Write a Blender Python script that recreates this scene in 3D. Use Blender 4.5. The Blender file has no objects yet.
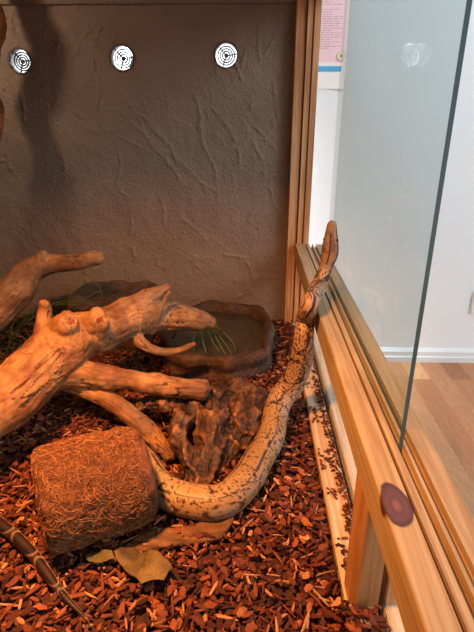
import bpy, bmesh, math, random
from mathutils import Vector, Matrix, noise, kdtree
import numpy as np
S = bpy.context.scene; COL = S.collection
random.seed(7)

# ------------------------------------------------------------------ camera, world, light, exposure
F = 495.0; PIT = math.radians(22.6); YAW = math.radians(1.4); CH = .53
cam_d = bpy.data.cameras.new('camera'); cam = bpy.data.objects.new('camera', cam_d); COL.objects.link(cam)
cam_d.sensor_fit = 'VERTICAL'; cam_d.sensor_height = 36; cam_d.lens = F/632*36
cam_d.clip_start = .01
cam.location = (0, 0, CH); cam.rotation_euler = (math.pi/2-PIT, 0, YAW)
S.camera = cam
w = bpy.data.worlds.new('world'); S.world = w; w.use_nodes = True
bg = w.node_tree.nodes['Background']; bg.inputs[0].default_value = (.87, .93, 1, 1); bg.inputs[1].default_value = .86
def area(name, loc, aim, size, power, col, spread=180):
    d = bpy.data.lights.new(name, 'AREA'); d.shape = 'DISK'; d.size = size; d.energy = power; d.color = col
    d.spread = math.radians(spread)
    o = bpy.data.objects.new(name, d); COL.objects.link(o); o.location = loc
    o.rotation_euler = (Vector(aim)-Vector(loc)).to_track_quat('-Z', 'Y').to_euler(); return o
area('heat_lamp', (-.24, .38, .77), (-.21, .50, 0), .06, 7.4, (1, .39, .11), 116)
area('gap_daylight', (-.36, 1.43, 1.30), (-.34, 1.55, .60), .25, 24, (.95, .98, 1), 64)
area('side_lamp', (-.72, .98, .785), (-.45, 1.25, .35), .05, .9, (1, .72, .5))
area('room_window', (2.2, -.6, 1.7), (.7, 1.5, .7), 1.3, 35, (.9, .96, 1))
S.view_settings.view_transform = 'Standard'; S.view_settings.look = 'None'
S.view_settings.gamma = 1; S.view_settings.use_curve_mapping = False
S.view_settings.exposure = 0.0

# ------------------------------------------------------------------ helpers
def ray(px, py):
    x = (px-237)/F; y = -(py-316)/F
    Y = math.cos(PIT)+y*math.sin(PIT); Z = -math.sin(PIT)+y*math.cos(PIT)
    return Vector((x*math.cos(YAW)-Y*math.sin(YAW), x*math.sin(YAW)+Y*math.cos(YAW), Z))
def atY(px, py, Y): r = ray(px, py); return r*(Y/r.y)+Vector((0, 0, CH))
def atZ(px, py, Z): r = ray(px, py); return r*((Z-CH)/r.z)+Vector((0, 0, CH))
def atX(px, py, X): r = ray(px, py); return r*(X/r.x)+Vector((0, 0, CH))
def dist(p): return (p-Vector((0, 0, CH))).length

def link(name, me, mat=None, parent=None, smooth=True):
    o = bpy.data.objects.new(name, me); COL.objects.link(o)
    if mat: me.materials.append(mat)
    if parent: o.parent = parent; o.matrix_parent_inverse = Matrix.Identity(4)
    if smooth: me.polygons.foreach_set('use_smooth', [True]*len(me.polygons))
    if parent is not None:   # parents are never rotated or scaled, only offset
        w0 = Vector((0, 0, 0)); q = parent
        while q: w0 += q.location; q = q.parent
        o.location = -w0
    return o
def raw(name, v, f, mat=None, parent=None, smooth=True):
    me = bpy.data.meshes.new(name); me.from_pydata([tuple(a) for a in v], [], f); me.update()
    return link(name, me, mat, parent, smooth)
def tag(o, label=None, cat=None, group=None, kind=None):
    if label: o['label'] = label
    if cat: o['category'] = cat
    if group: o['group'] = group
    if kind: o['kind'] = kind
    return o
def empty(name, loc): 
    o = bpy.data.objects.new(name, None); COL.objects.link(o); o.location = loc; o.empty_display_size = .02; return o
def bevbox(name, x, y, z, mat, parent=None, bev=.0015, cuts=None):
    bm = bmesh.new(); bmesh.ops.create_cube(bm, size=1)
    for v in bm.verts:
        v.co = Vector(((x[0]+x[1])/2+v.co.x*(x[1]-x[0]), (y[0]+y[1])/2+v.co.y*(y[1]-y[0]), (z[0]+z[1])/2+v.co.z*(z[1]-z[0])))
    if bev: bmesh.ops.bevel(bm, geom=bm.edges[:], offset=bev, segments=2, affect='EDGES')
    me = bpy.data.meshes.new(name); bm.to_mesh(me); bm.free()
    return link(name, me, mat, parent, False)
def extrude_y(name, prof, y0, y1, mat, parent=None, ax='y'):
    """a profile of (x,z) points run along y (ax='y'), or (x,y) points run along z (ax='z')"""
    n = len(prof)
    if ax == 'y': v = [(a, y0, b) for a, b in prof]+[(a, y1, b) for a, b in prof]
    elif ax == 'z': v = [(a, b, y0) for a, b in prof]+[(a, b, y1) for a, b in prof]
    else: v = [(y0, a, b) for a, b in prof]+[(y1, a, b) for a, b in prof]
    f = [(i, (i+1) % n, n+(i+1) % n, n+i) for i in range(n)]+[tuple(range(n-1, -1, -1)), tuple(range(n, 2*n))]
    o = raw(name, v, f, mat, parent, False)
    bm = bmesh.new(); bm.from_mesh(o.data); bmesh.ops.recalc_face_normals(bm, faces=bm.faces)
    bm.to_mesh(o.data); bm.free(); return o

def catmull(P, n):
    """P: list of tuples of equal length -> resampled list"""
    P = [np.array(p, float) for p in P]
    Q = [2*P[0]-P[1]]+P+[2*P[-1]-P[-2]]; out = []
    for i in range(1, len(Q)-2):
        for k in range(n):
            t = k/n; a, b, c, d = Q[i-1:i+3]
            out.append(.5*((2*b)+(c-a)*t+(2*a-5*b+4*c-d)*t*t+(3*b-a-3*c+d)*t**3))
    out.append(P[-1]); return out
def frames(pts, up=None):
    T = []
    for i in range(len(pts)):
        a = pts[max(i-1, 0)]; b = pts[min(i+1, len(pts)-1)]; T.append((b-a).normalized())
    U = []; u = Vector((0, 0, 1)) if abs(T[0].z) < .9 else Vector((1, 0, 0))
    for i, t in enumerate(T):
        if up is not None: u = up[i]
        u = (u-t*u.dot(t)).normalized(); U.append(u)
    return T, U
def tube(chain, n=6, sides=16, cap=True, up=None):
    """chain: (x,y,z,r)"""
    c = catmull(chain, n); pts = [Vector(p[:3]) for p in c]; R = [max(p[3], .0004) for p in c]
    T, U = frames(pts, up); v = []; f = []
    for p, r, t, u in zip(pts, R, T, U):
        s = t.cross(u)
        for k in range(sides):
            a = 2*math.pi*k/sides; v.append(p+(u*math.cos(a)+s*math.sin(a))*r)
    for i in range(len(pts)-1):
        for k in range(sides):
            k2 = (k+1) % sides; f.append((i*sides+k, i*sides+k2, (i+1)*sides+k2, (i+1)*sides+k))
    if cap:
        v.append(pts[0]-T[0]*R[0]*.5); v.append(pts[-1]+T[-1]*R[-1]*.5); a, b = len(v)-2, len(v)-1; m = (len(pts)-1)*sides
        for k in range(sides):
            k2 = (k+1) % sides; f.append((a, k2, k)); f.append((b, m+k, m+k2))
    return v, f
def fbm(p, o=4): return noise.fractal(p, .8, 2.1, o, noise_basis='PERLIN_ORIGINAL')
def setcol(me, name, cols):
    a = me.color_attributes.new(name, 'FLOAT_COLOR', 'POINT')
    arr = np.ones((len(cols), 4), np.float32); arr[:, :3] = cols; a.data.foreach_set('color', arr.ravel())
def organic(name, chains, voxel, disp, colour, mat, parent=None, smooth=3, sides=14, extra=None):
    V = []; Fc = []
    for ch in chains:
        v, f = tube(ch, 5, sides); o = len(V); V += v; Fc += [tuple(i+o for i in q) for q in f]
    if extra:
        for v, f in extra: o = len(V); V += v; Fc += [tuple(i+o for i in q) for q in f]
    me = bpy.data.meshes.new(name); me.from_pydata([tuple(a) for a in V], [], Fc); me.update()
    tmp = bpy.data.objects.new('tmp', me); COL.objects.link(tmp)
    m = tmp.modifiers.new('r', 'REMESH'); m.mode = 'VOXEL'; m.voxel_size = voxel
    m = tmp.modifiers.new('s', 'SMOOTH'); m.factor = .5; m.iterations = smooth
    dg = bpy.context.evaluated_depsgraph_get(); dg.update()
    me2 = bpy.data.meshes.new_from_object(tmp.evaluated_get(dg)); me2.name = name
    bpy.data.objects.remove(tmp); bpy.data.meshes.remove(me)
    sam = []
    for ch in chains:
        c = catmull(ch, 12); pts = [Vector(p[:3]) for p in c]; T, U = frames(pts); s = 0
        for i, (p, t, u) in enumerate(zip(pts, T, U)):
            if i: s += (p-pts[i-1]).length
            sam.append((p, t, u, s+len(sam)*0, c[i][3]))
    kd = kdtree.KDTree(len(sam))
    for i, q in enumerate(sam): kd.insert(q[0], i)
    kd.balance()
    me2.update(); N = [v.normal.copy() for v in me2.vertices]; cols = []; g = []
    for v, nrm in zip(me2.vertices, N):
        _, i, _ = kd.find(v.co); p, t, u, s, r = sam[i]; d = v.co-p
        gr = Vector((s+d.dot(t), d.dot(u), d.dot(t.cross(u))))
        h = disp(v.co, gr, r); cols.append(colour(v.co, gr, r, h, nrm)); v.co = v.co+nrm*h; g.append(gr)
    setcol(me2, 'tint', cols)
    at = me2.attributes.new('grain', 'FLOAT_VECTOR', 'POINT'); at.data.foreach_set('vector', np.array([tuple(q) for q in g], np.float32).ravel())
    me2.materials.clear()
    return link(name, me2, mat, parent)

YW = 1.25; RX0, RX1, RZ = .1155, .182, .222
# ------------------------------------------------------------------ materials
def mat(name, rough=.6):
    m = bpy.data.materials.new(name); m.use_nodes = True; nt = m.node_tree
    b = nt.nodes['Principled BSDF']; b.inputs['Roughness'].default_value = rough
    return m, nt, b
def nd(nt, t, **k):
    n = nt.nodes.new(t)
    for a, b in k.items():
        if a in n.inputs.keys(): n.inputs[a].default_value = b
        else: setattr(n, a, b)
    return n
def ramp(nt, stops):
    r = nt.nodes.new('ShaderNodeValToRGB'); e = r.color_ramp.elements
    while len(e) < len(stops): e.new(.5)
    for x, (p, c) in zip(e, stops): x.position = p; x.color = (*c, 1)
    return r
def flat(name, c, rough=.6, metal=0):
    m, nt, b = mat(name, rough); b.inputs['Base Color'].default_value = (*c, 1); b.inputs['Metallic'].default_value = metal; return m
def mathn(nt, op, a, b=None, c=None):
    n = nt.nodes.new('ShaderNodeMath'); n.operation = op
    for i, x in enumerate((a, b, c)):
        if x is None: continue
        if isinstance(x, (int, float)): n.inputs[i].default_value = x
        else: nt.links.new(x, n.inputs[i])
    return n.outputs[0]
def mix(nt, fac, a, b, blend='MIX'):
    n = nt.nodes.new('ShaderNodeMix'); n.data_type = 'RGBA'; n.blend_type = blend
    for s, x in ((n.inputs[0], fac), (n.inputs[6], a), (n.inputs[7], b)):
        if isinstance(x, (int, float)): s.default_value = x
        elif isinstance(x, tuple): s.default_value = (*x, 1)
        else: nt.links.new(x, s)
    return n.outputs[2]

def wood(name, light, mid, dark, axis='y', knot=None, scale=1., rough=.45):
    m, nt, b = mat(name, rough); L = nt.links.new
    tc = nd(nt, 'ShaderNodeNewGeometry'); mp = nd(nt, 'ShaderNodeMapping')
    L(tc.outputs['Position'], mp.inputs[0])
    sc = {'y': (34, 1.6, 34), 'z': (34, 34, 1.6), 'x': (1.6, 34, 34)}[axis]
    mp.inputs['Scale'].default_value = tuple(s*scale for s in sc)
    n1 = nd(nt, 'ShaderNodeTexNoise', Scale=1.3, Detail=3., Distortion=.6); L(mp.outputs[0], n1.inputs[0])
    wv = mathn(nt, 'SINE', mathn(nt, 'MULTIPLY', n1.outputs[0], 26.))
    n2 = nd(nt, 'ShaderNodeTexNoise', Scale=7., Detail=4.); L(mp.outputs[0], n2.inputs[0])
    f = mathn(nt, 'ADD', mathn(nt, 'MULTIPLY', wv, .22), mathn(nt, 'MULTIPLY', n2.outputs[0], 1.))
    r = ramp(nt, [(.2, light), (.5, mid), (.95, dark)]); L(f, r.inputs[0]); c = r.outputs[0]
    if knot:
        vm = nd(nt, 'ShaderNodeVectorMath', operation='SUBTRACT'); L(tc.outputs['Position'], vm.inputs[0]); vm.inputs[1].default_value = knot[0]
        vs = nd(nt, 'ShaderNodeVectorMath', operation='MULTIPLY'); L(vm.outputs[0], vs.inputs[0]); vs.inputs[1].default_value = tuple(1/a for a in knot[1])
        nn = nd(nt, 'ShaderNodeTexNoise', Scale=60.); L(tc.outputs['Position'], nn.inputs[0])
        ln = nd(nt, 'ShaderNodeVectorMath', operation='LENGTH'); L(vs.outputs[0], ln.inputs[0])
        d = mathn(nt, 'ADD', ln.outputs['Value'], mathn(nt, 'MULTIPLY', mathn(nt, 'SUBTRACT', nn.outputs[0], .5), .35))
        kr = ramp(nt, [(0, (.20, .10, .06)), (.2, (.16, .065, .05)), (.35, (.085, .034, .036)), (.6, (.11, .045, .043)), (.92, (.05, .018, .018))]); L(d, kr.inputs[0])
        mr = nd(nt, 'ShaderNodeMapRange'); mr.inputs[1].default_value = .9; mr.inputs[2].default_value = 1.02; mr.inputs[3].default_value = 1; mr.inputs[4].default_value = 0; L(d, mr.inputs[0])
        c = mix(nt, mr.outputs[0], c, kr.outputs[0])
    L(c, b.inputs['Base Color'])
    bp = nd(nt, 'ShaderNodeBump', Strength=.15, Distance=.001); L(f, bp.inputs['Height']); L(bp.outputs[0], b.inputs['Normal'])
    return m
M = {}
M['pine'] = wood('pine', (.44, .325, .175), (.37, .25, .12), (.26, .15, .06), 'y', (tuple(atZ(396, 506, RZ-.002)), (.013, .027, .016)))
M['pine_post'] = wood('pine_post', (.68, .38, .18), (.58, .29, .115), (.34, .12, .04), 'z')
M['pine_pale'] = wood('pine_pale', (.68, .52, .36), (.60, .42, .26), (.44, .25, .12), 'y')
M['pine_grey'] = wood('pine_outer', (.66, .60, .48), (.60, .52, .40), (.48, .38, .26), 'y')

def attr_mat(name, rough, grain=None, bump=.5, bdist=.0015, spec=.4, nscale=200., extra=.35):
    m, nt, b = mat(name, rough); L = nt.links.new
    a = nd(nt, 'ShaderNodeAttribute', attribute_name='tint'); b.inputs['Specular IOR Level'].default_value = spec
    if grain:
        g = nd(nt, 'ShaderNodeAttribute', attribute_name='grain'); mp = nd(nt, 'ShaderNodeMapping'); L(g.outputs['Vector'], mp.inputs[0])
        mp.inputs['Scale'].default_value = grain
        n = nd(nt, 'ShaderNodeTexNoise', Scale=1., Detail=5., Roughness=.65); L(mp.outputs[0], n.inputs[0])
    else:
        tc = nd(nt, 'ShaderNodeTexCoord'); n = nd(nt, 'ShaderNodeTexNoise', Scale=nscale, Detail=4.); L(tc.outputs['Object'], n.inputs[0])
    r = ramp(nt, [(.25, (1-extra,)*3), (.75, (1+extra*.6,)*3)]); L(n.outputs[0], r.inputs[0])
    L(mix(nt, 1., a.outputs['Color'], r.outputs[0], 'MULTIPLY'), b.inputs['Base Color'])
    bp = nd(nt, 'ShaderNodeBump', Strength=bump, Distance=bdist); L(n.outputs[0], bp.inputs['Height']); L(bp.outputs[0], b.inputs['Normal'])
    return m
M['driftwood'] = attr_mat('driftwood', .7, (30, 190, 190), .9, .0018, .25, extra=.5)
M['cork'] = attr_mat('cork', .55, (60, 200, 200), .9, .003, .5, extra=.5)
M['mulch'] = attr_mat('mulch', .75, None, .4, .001, .3, 350.)
M['resin'] = attr_mat('resin', .65, None, .9, .003, .4, 140., .6)

# plaster back panel
def plaster():
    m, nt, b = mat('brown_plaster', .62); L = nt.links.new
    tc = nd(nt, 'ShaderNodeNewGeometry')
    n = nd(nt, 'ShaderNodeTexNoise', Scale=9., Detail=5.); L(tc.outputs['Position'], n.inputs[0])
    r = ramp(nt, [(.3, (.220, .155, .108)), (.7, (.270, .192, .138))]); L(n.outputs[0], r.inputs[0]); L(r.outputs[0], b.inputs['Base Color'])
    n2 = nd(nt, 'ShaderNodeTexNoise', Scale=85., Detail=6., Distortion=1.2); L(tc.outputs['Position'], n2.inputs[0])
    n3 = nd(nt, 'ShaderNodeTexNoise', Scale=260., Detail=3.); L(tc.outputs['Position'], n3.inputs[0])
    h = mathn(nt, 'ADD', n2.outputs[0], mathn(nt, 'MULTIPLY', n3.outputs[0], .45))
    bp = nd(nt, 'ShaderNodeBump', Strength=.9, Distance=.004); L(h, bp.inputs['Height']); L(bp.outputs[0], b.inputs['Normal']); return m
M['plaster'] = plaster()
M['white_wall'] = flat('white_wall', (.80, .88, .92), .8)
M['white_trim'] = flat('white_trim', (.74, .79, .81), .45)
M['black'] = flat('black_plastic', (.03, .028, .026), .4)
M['brown_plastic'] = flat('brown_plastic', (.10, .075, .06), .6)

def glass(name, tint, ior=.28, smear=False):
    m = bpy.data.materials.new(name); m.use_nodes = True; nt = m.node_tree; nt.nodes.clear(); L = nt.links.new
    out = nd(nt, 'ShaderNodeOutputMaterial'); tr = nd(nt, 'ShaderNodeBsdfTransparent'); tr.inputs[0].default_value = (*tint, 1)
    gl = nd(nt, 'ShaderNodeBsdfGlossy', Roughness=.0); gl.inputs[0].default_value = (1, 1, 1, 1)
    ge = nd(nt, 'ShaderNodeNewGeometry'); dt = nd(nt, 'ShaderNodeVectorMath', operation='DOT_PRODUCT'); L(ge.outputs['Normal'], dt.inputs[0]); L(ge.outputs['Incoming'], dt.inputs[1])
    cc_ = mathn(nt, 'SUBTRACT', 1., mathn(nt, 'ABSOLUTE', dt.outputs['Value']))
    fac = mathn(nt, 'ADD', mathn(nt, 'MULTIPLY', mathn(nt, 'POWER', cc_, 5.), ior), .03 if ior else 0.); mx = nd(nt, 'ShaderNodeMixShader')
    L(fac, mx.inputs[0]); L(tr.outputs[0], mx.inputs[1]); L(gl.outputs[0], mx.inputs[2]); last = mx.outputs[0]
    if smear:
        g = nd(nt, 'ShaderNodeNewGeometry'); df = nd(nt, 'ShaderNodeBsdfDiffuse'); df.inputs[0].default_value = (.75, .78, .78, 1)
        mp = nd(nt, 'ShaderNodeMapping'); L(g.outputs['Position'], mp.inputs[0]); mp.inputs['Rotation'].default_value = (.7, 0, 0); mp.inputs['Scale'].default_value = (1, 14, 130)
        n = nd(nt, 'ShaderNodeTexNoise', Scale=1.5, Detail=3.); L(mp.outputs[0], n.inputs[0])
        vm = nd(nt, 'ShaderNodeVectorMath', operation='DISTANCE'); L(g.outputs['Position'], vm.inputs[0]); vm.inputs[1].default_value = tuple(atX(400, 205, .153))
        mr = nd(nt, 'ShaderNodeMapRange'); mr.inputs[1].default_value = .02; mr.inputs[2].default_value = .06; mr.inputs[3].default_value = .4; mr.inputs[4].default_value = 0; L(vm.outputs['Value'], mr.inputs[0])
        f = mathn(nt, 'MULTIPLY', mr.outputs[0], mathn(nt, 'MULTIPLY', mathn(nt, 'GREATER_THAN', n.outputs[0], .52), .22))
        m2 = nd(nt, 'ShaderNodeMixShader'); L(f, m2.inputs[0]); L(last, m2.inputs[1]); L(df.outputs[0], m2.inputs[2]); last = m2.outputs[0]
    L(last, out.inputs[0]); return m
M['glass'] = glass('clear_glass', (.935, .958, .955), .40, True)
M['glass2'] = glass('clear_glass_outer', (.935, .958, .955), .40)
M['glass_plain'] = glass('clear_glass_back', (.935, .958, .955), 0)
M['glass_low'] = glass('lower_glass', (.99, .995, .99), .08)
M['glass_edge'] = flat('glass_edge', (.075, .13, .125), .15)

def laminate():
    m, nt, b = mat('laminate', .38); L = nt.links.new
    g = nd(nt, 'ShaderNodeNewGeometry'); mp = nd(nt, 'ShaderNodeMapping'); L(g.outputs['Position'], mp.inputs[0])
    mp.inputs['Rotation'].default_value = (0, 0, math.pi/2); 
    br = nd(nt, 'ShaderNodeTexBrick', Scale=1.); L(mp.outputs[0], br.inputs[0]); br.offset = .37; br.offset_frequency = 2
    br.inputs['Brick Width'].default_value = .42; br.inputs['Row Height'].default_value = .066; br.inputs['Mortar Size'].default_value = .0006
    br.inputs['Color1'].default_value = (0, 0, 0, 1); br.inputs['Color2'].default_value = (1, 1, 1, 1); br.inputs['Mortar'].default_value = (.3, .3, .3, 1); br.inputs['Bias'].default_value = 0
    r = ramp(nt, [(0, (.30, .10, .038)), (.4, (.46, .19, .075)), (.7, (.66, .35, .16)), (1, (.40, .15, .06))]); L(br.outputs[0], r.inputs[0])
    m2 = nd(nt, 'ShaderNodeMapping'); L(g.outputs['Position'], m2.inputs[0]); m2.inputs['Scale'].default_value = (40, 5, 1)
    n = nd(nt, 'ShaderNodeTexNoise', Scale=1., Detail=5., Distortion=1.2); L(m2.outputs[0], n.inputs[0])
    wv = mathn(nt, 'SINE', mathn(nt, 'MULTIPLY', n.outputs[0], 40.))
    r2 = ramp(nt, [(0, (.82, .78, .75)), (1, (1.1, 1.1, 1.1))]); L(mathn(nt, 'ADD', mathn(nt, 'MULTIPLY', wv, .3), .5), r2.inputs[0])
    L(mix(nt, 1., r.outputs[0], r2.outputs[0], 'MULTIPLY'), b.inputs['Base Color']); return m
M['laminate'] = laminate()

# ------------------------------------------------------------------ the room beyond the glass
YB = 1.55; ZF = -.275
st = lambda o: tag(o, kind='structure')
st(bevbox('wall_back', (-1.6, 3.2), (YB, YB+.1), (ZF-.1, 2.2), M['white_wall'], bev=0))
st(bevbox('floor', (-1.6, 3.2), (-1.4, YB+.1), (ZF-.05, ZF), M['laminate'], bev=0))
st(extrude_y('baseboard_back', [(YB, ZF), (YB-.018, ZF), (YB-.018, ZF+.019), (YB-.012, ZF+.021), (YB-.012, ZF+.037), (YB-.007, ZF+.042), (YB-.003, ZF+.047), (YB, ZF+.047)], -1.6, 3.2, M['white_trim'], ax='x'))

# ------------------------------------------------------------------ terrarium
YW = 1.25; RX0, RX1, RZ = .1155, .182, .222
T = empty('terrarium', (-.35, .45, ZF+.001))
tag(T, 'large pine-framed terrarium with brown plaster back panel and round wall vents', 'terrarium')
VENTS = [atY(20, 61, YW), atY(122, 58, YW), atY(226, 55, YW)]
# ridges trowelled into the plaster: polylines in the photo, laid out on the panel
rid = [[(145, 100), (147, 112), (98, 75), (97, 110)], [(75, 112), (110, 130), (170, 165)], [(130, 105), (150, 140), (180, 180)], [(142, 115), (165, 140), (205, 190)], [(150, 125), (185, 170), (215, 192)],
       [(196, 95), (200, 130), (217, 180)], [(212, 105), (235, 140)], [(95, 60), (98, 110)], [(120, 110), (160, 150), (170, 165)], [(60, 40), (75, 55), (90, 30)], [(215, 60), (240, 80), (236, 50)],
       [(250, 120), (275, 150)], [(180, 215), (205, 240)], [(20, 90), (24, 120)], [(160, 200), (166, 225)], [(215, 190), (240, 192)], [(5, 130), (10, 170)], [(225, 255), (245, 258), (255, 285)], [(245, 290), (262, 275), (285, 282)], [(120, 150), (118, 185)], [(255, 20), (262, 60)], [(270, 190), (288, 230)]]
segs = []
for pl in rid:
    q = [atY(a, b, YW) for a, b in pl]
    for a, b in zip(q, q[1:]): segs.append((a.x, a.z, b.x, b.z))
rs = random.Random(4)
for k in range(70):
    x = rs.uniform(-.95, .1); z = rs.uniform(0, .75); a = rs.gauss(1.3, .6); l = rs.uniform(.01, .045)
    segs.append((x, z, x+l*math.cos(a), z+l*math.sin(a)))
segs = np.array(segs)
def back_panel():
    xs = np.arange(-.98, .1205, .003); zs = np.arange(-.06, .801, .003); nx, nz = len(xs), len(zs)
    X, Z = np.meshgrid(xs, zs); Hh = np.zeros_like(X)
    for i, (x0, z0, x1, z1) in enumerate(segs):
        dx, dz = x1-x0, z1-z0; t = np.clip(((X-x0)*dx+(Z-z0)*dz)/(dx*dx+dz*dz+1e-9), 0, 1)
        px = X-x0-t*dx+.004*np.sin(Z*60+i); pz = Z-z0-t*dz
        d = np.hypot(px, pz); Hh = np.maximum(Hh, .0045*np.exp(-(d/.0026)**2)*(.5+.5*np.sin(t*7+i)**2))
    v = []
    for j in range(nz):
        for i in range(nx):
            x, z = xs[i], zs[j]
            h = .0012*fbm(Vector((x*14, z*14, 2)), 3)+.0011*max(0, noise.noise(Vector((x*45, z*38, 9))))*1.5+Hh[j, i]
            v.append((x, YW-h, z))
    n0 = len(v); v += [(x, YW+.022, z) for (x, y, z) in v]
    f = []; ok = lambda i, j: all(math.hypot(xs[i]+.0015-c.x, zs[j]+.0015-c.z) > .0262 for c in VENTS)
    keep = set((i, j) for j in range(nz-1) for i in range(nx-1) if ok(i, j))
    for (i, j) in keep:
        a = j*nx+i; q = (a, a+1, a+nx+1, a+nx)
        f.append(q); f.append(tuple(k+n0 for k in reversed(q)))
        for (di, dj, e0, e1) in ((-1, 0, a+nx, a), (1, 0, a+1, a+nx+1), (0, -1, a, a+1), (0, 1, a+nx+1, a+nx)):
            if (i+di, j+dj) not in keep: f.append((e1, e0, e0+n0, e1+n0))
    return raw('back_panel', v, f, M['plaster'], T)
back_panel()
def ring_mesh(bm, c, r0, r1, y0, y1, n=48, a0=0, a1=2*math.pi):
    full = a1-a0 > 6.28; m = n if full else n+1; vs = []
    for k in range(m):
        a = a0+(a1-a0)*k/n; ca, sa = math.cos(a), math.sin(a)
        vs.append([bm.verts.new((c.x+r*ca, y, c.z+r*sa)) for r, y in ((r0, y0), (r1, y0), (r1, y1), (r0, y1))])
    for k in range(n):
        a, b = vs[k], vs[(k+1) % m]
        for e in range(4): bm.faces.new((a[e], a[(e+1) % 4], b[(e+1) % 4], b[e]))
    if not full: bm.faces.new(vs[0]); bm.faces.new(list(reversed(vs[-1])))
def bmobj(name, bm, m, parent=None, smooth=False):
    bmesh.ops.recalc_face_normals(bm, faces=bm.faces[:]); me = bpy.data.meshes.new(name); bm.to_mesh(me); bm.free(); return link(name, me, m, parent, smooth)
for c in VENTS:
    bm = bmesh.new(); ring_mesh(bm, c, .0245, .0282, YW-.0022, YW+.024); vt = bmobj('vent', bm, M['brown_plastic'], T)
    bm = bmesh.new()
    for r in (.0035, .0088, .0139, .0190): ring_mesh(bm, c, max(.0001, r-(.0035 if r < .004 else .0015)), r+.0015, YW+.014, YW+.018)
    for ad in (8, 133, 250):
        a = math.radians(ad); d = Vector((math.cos(a), 0, math.sin(a))); s = Vector((-d.z, 0, d.x))*.0013
        p = [c+d*.003-s, c+d*.025-s, c+d*.025+s, c+d*.003+s]
        vs = [bm.verts.new((q.x, y, q.z)) for y in (YW+.014, YW+.018) for q in p]
        for q in ((0, 1, 2, 3), (7, 6, 5, 4), (0, 4, 5, 1), (1, 5, 6, 2), (2, 6, 7, 3), (3, 7, 4, 0)): bm.faces.new([vs[k] for k in q])
    bmobj('vent_grille', bm, M['black'], vt)
bevbox('top_batten', (-.98, .10), (YW-.012, YW), (.742, .80), M['plaster'], T)
bevbox('side_panel', (-1.0, -.98), (-.3, YW+.022), (-.06, .80), M['plaster'], T)
bevbox('end_panel', (-1.0, .115), (-.31, -.30), (-.06, .80), M['plaster'], T)  # unseen near end, added to cut the ambient light inside
bevbox('top_panel', (-1.0, .2), (-.3, YW+.022), (.80, .815), M['pine_pale'], T)
bevbox('base_box', (-1.0, .20), (-.3, YW+.022), (ZF+.001, -.06), M['pine_pale'], T)
# corner post: grooved profile, run upwards
pr = [(RX0-.018, YW+.0), (RX0-.018, YW-.03), (RX0+.002, YW-.03), (RX0+.002, YW-.020), (RX0+.005, YW-.020), (RX0+.005, YW-.036), (RX0+.016, YW-.036), (RX0+.016, YW-.026), (RX0+.020, YW-.026), (RX0+.020, YW-.036), (RX0+.033, YW-.036), (RX0+.033, YW+.022), (RX0-.0, YW+.022), (RX0, YW)]
extrude_y('corner_post', pr, -.06, .80, M['pine_post'], T, 'z')
# window rail with two running grooves
z1 = RZ; pf = [(RX0, .182), (RX0, z1-.001), (RX0+.001, z1), (RX0+.0235, z1), (RX0+.0235, z1-.008), (RX0+.027, z1-.008), (RX0+.027, z1-.0005), (RX0+.034, z1-.0005), (RX0+.034, z1-.0095), (RX0+.0415, z1-.0095), (RX0+.0415, z1-.0015), (RX0+.0445, z1-.0015), (RX0+.0445, z1-.0095), (RX0+.052, z1-.0095), (RX0+.052, z1-.002), (RX1+.004, z1-.002), (RX1+.005, z1-.003), (RX1+.005, .182)]
extrude_y('window_rail', pf, -.3, YW-.036, M['pine'], T)
extrude_y('top_rail', [(RX0, .755), (RX0, .80), (RX1+.005, .80), (RX1+.005, .755)], -.3, YW-.036, M['pine'], T)
# lower frame
bevbox('base_rail', (RX0, .150), (-.3, YW-.03), (-.06, .006), M['pine_pale'], T, .002)
bevbox('lower_pane', (.152, .156), (-.3, YW-.036), (-.058, .183), M['glass_low'], T, 0)
bevbox('outer_base_rail', (.158, .20), (-.3, YW-.03), (-.06, .010), M['pine_grey'], T, .002)
ml = [(.118, .428), (.118, .402), (.1255, .394), (.130, .394), (.130, .398), (.151, .398), (.151, .428)]
extrude_y('mullion', ml, -.05, .183, wood('pine_mullion', (.52, .27, .11), (.46, .22, .08), (.36, .15, .05), 'z'), T, 'z')
bevbox('mullion', (.158, .187), (.398, .428), (.010, .183), M['pine_post'], T)

# sliding glass doors
def pane(x0, x1, y0, y1, za, zb, tilt, gm, name):
    bm = bmesh.new(); bmesh.ops.create_cube(bm, size=1)
    for v in bm.verts:
        v.co = Vector(((x0+x1)/2+v.co.x*(x1-x0), (y0+y1)/2+v.co.y*(y1-y0), (za+zb)/2+v.co.z*(zb-za)))
        v.co.x += -(v.co.y-y0)*math.tan(tilt)
    for f in bm.faces: f.material_index = 0 if f.normal.x < -.9 else (2 if f.normal.x > .9 or f.normal.y > .9 else 1)
    o = bmobj(name, bm, gm); o.data.materials.append(M['glass_edge']); o.data.materials.append(M['glass_plain']); return o
g1 = pane(.1510, .1550, .409, .935, RZ-.0085, .775, math.radians(.0), M['glass'], 'sliding_glass_door')
tag(g1, 'inner sliding glass door with dark green near edge standing in the pine track', 'glass door', 'sliding glass doors')
g2 = pane(.1628, .1668, .4400, .955, RZ-.0085, .775, 0, M['glass2'], 'sliding_glass_door')
tag(g2, 'outer sliding glass door overlapping behind the inner pane with the dark edge', 'glass door', 'sliding glass doors')
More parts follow.
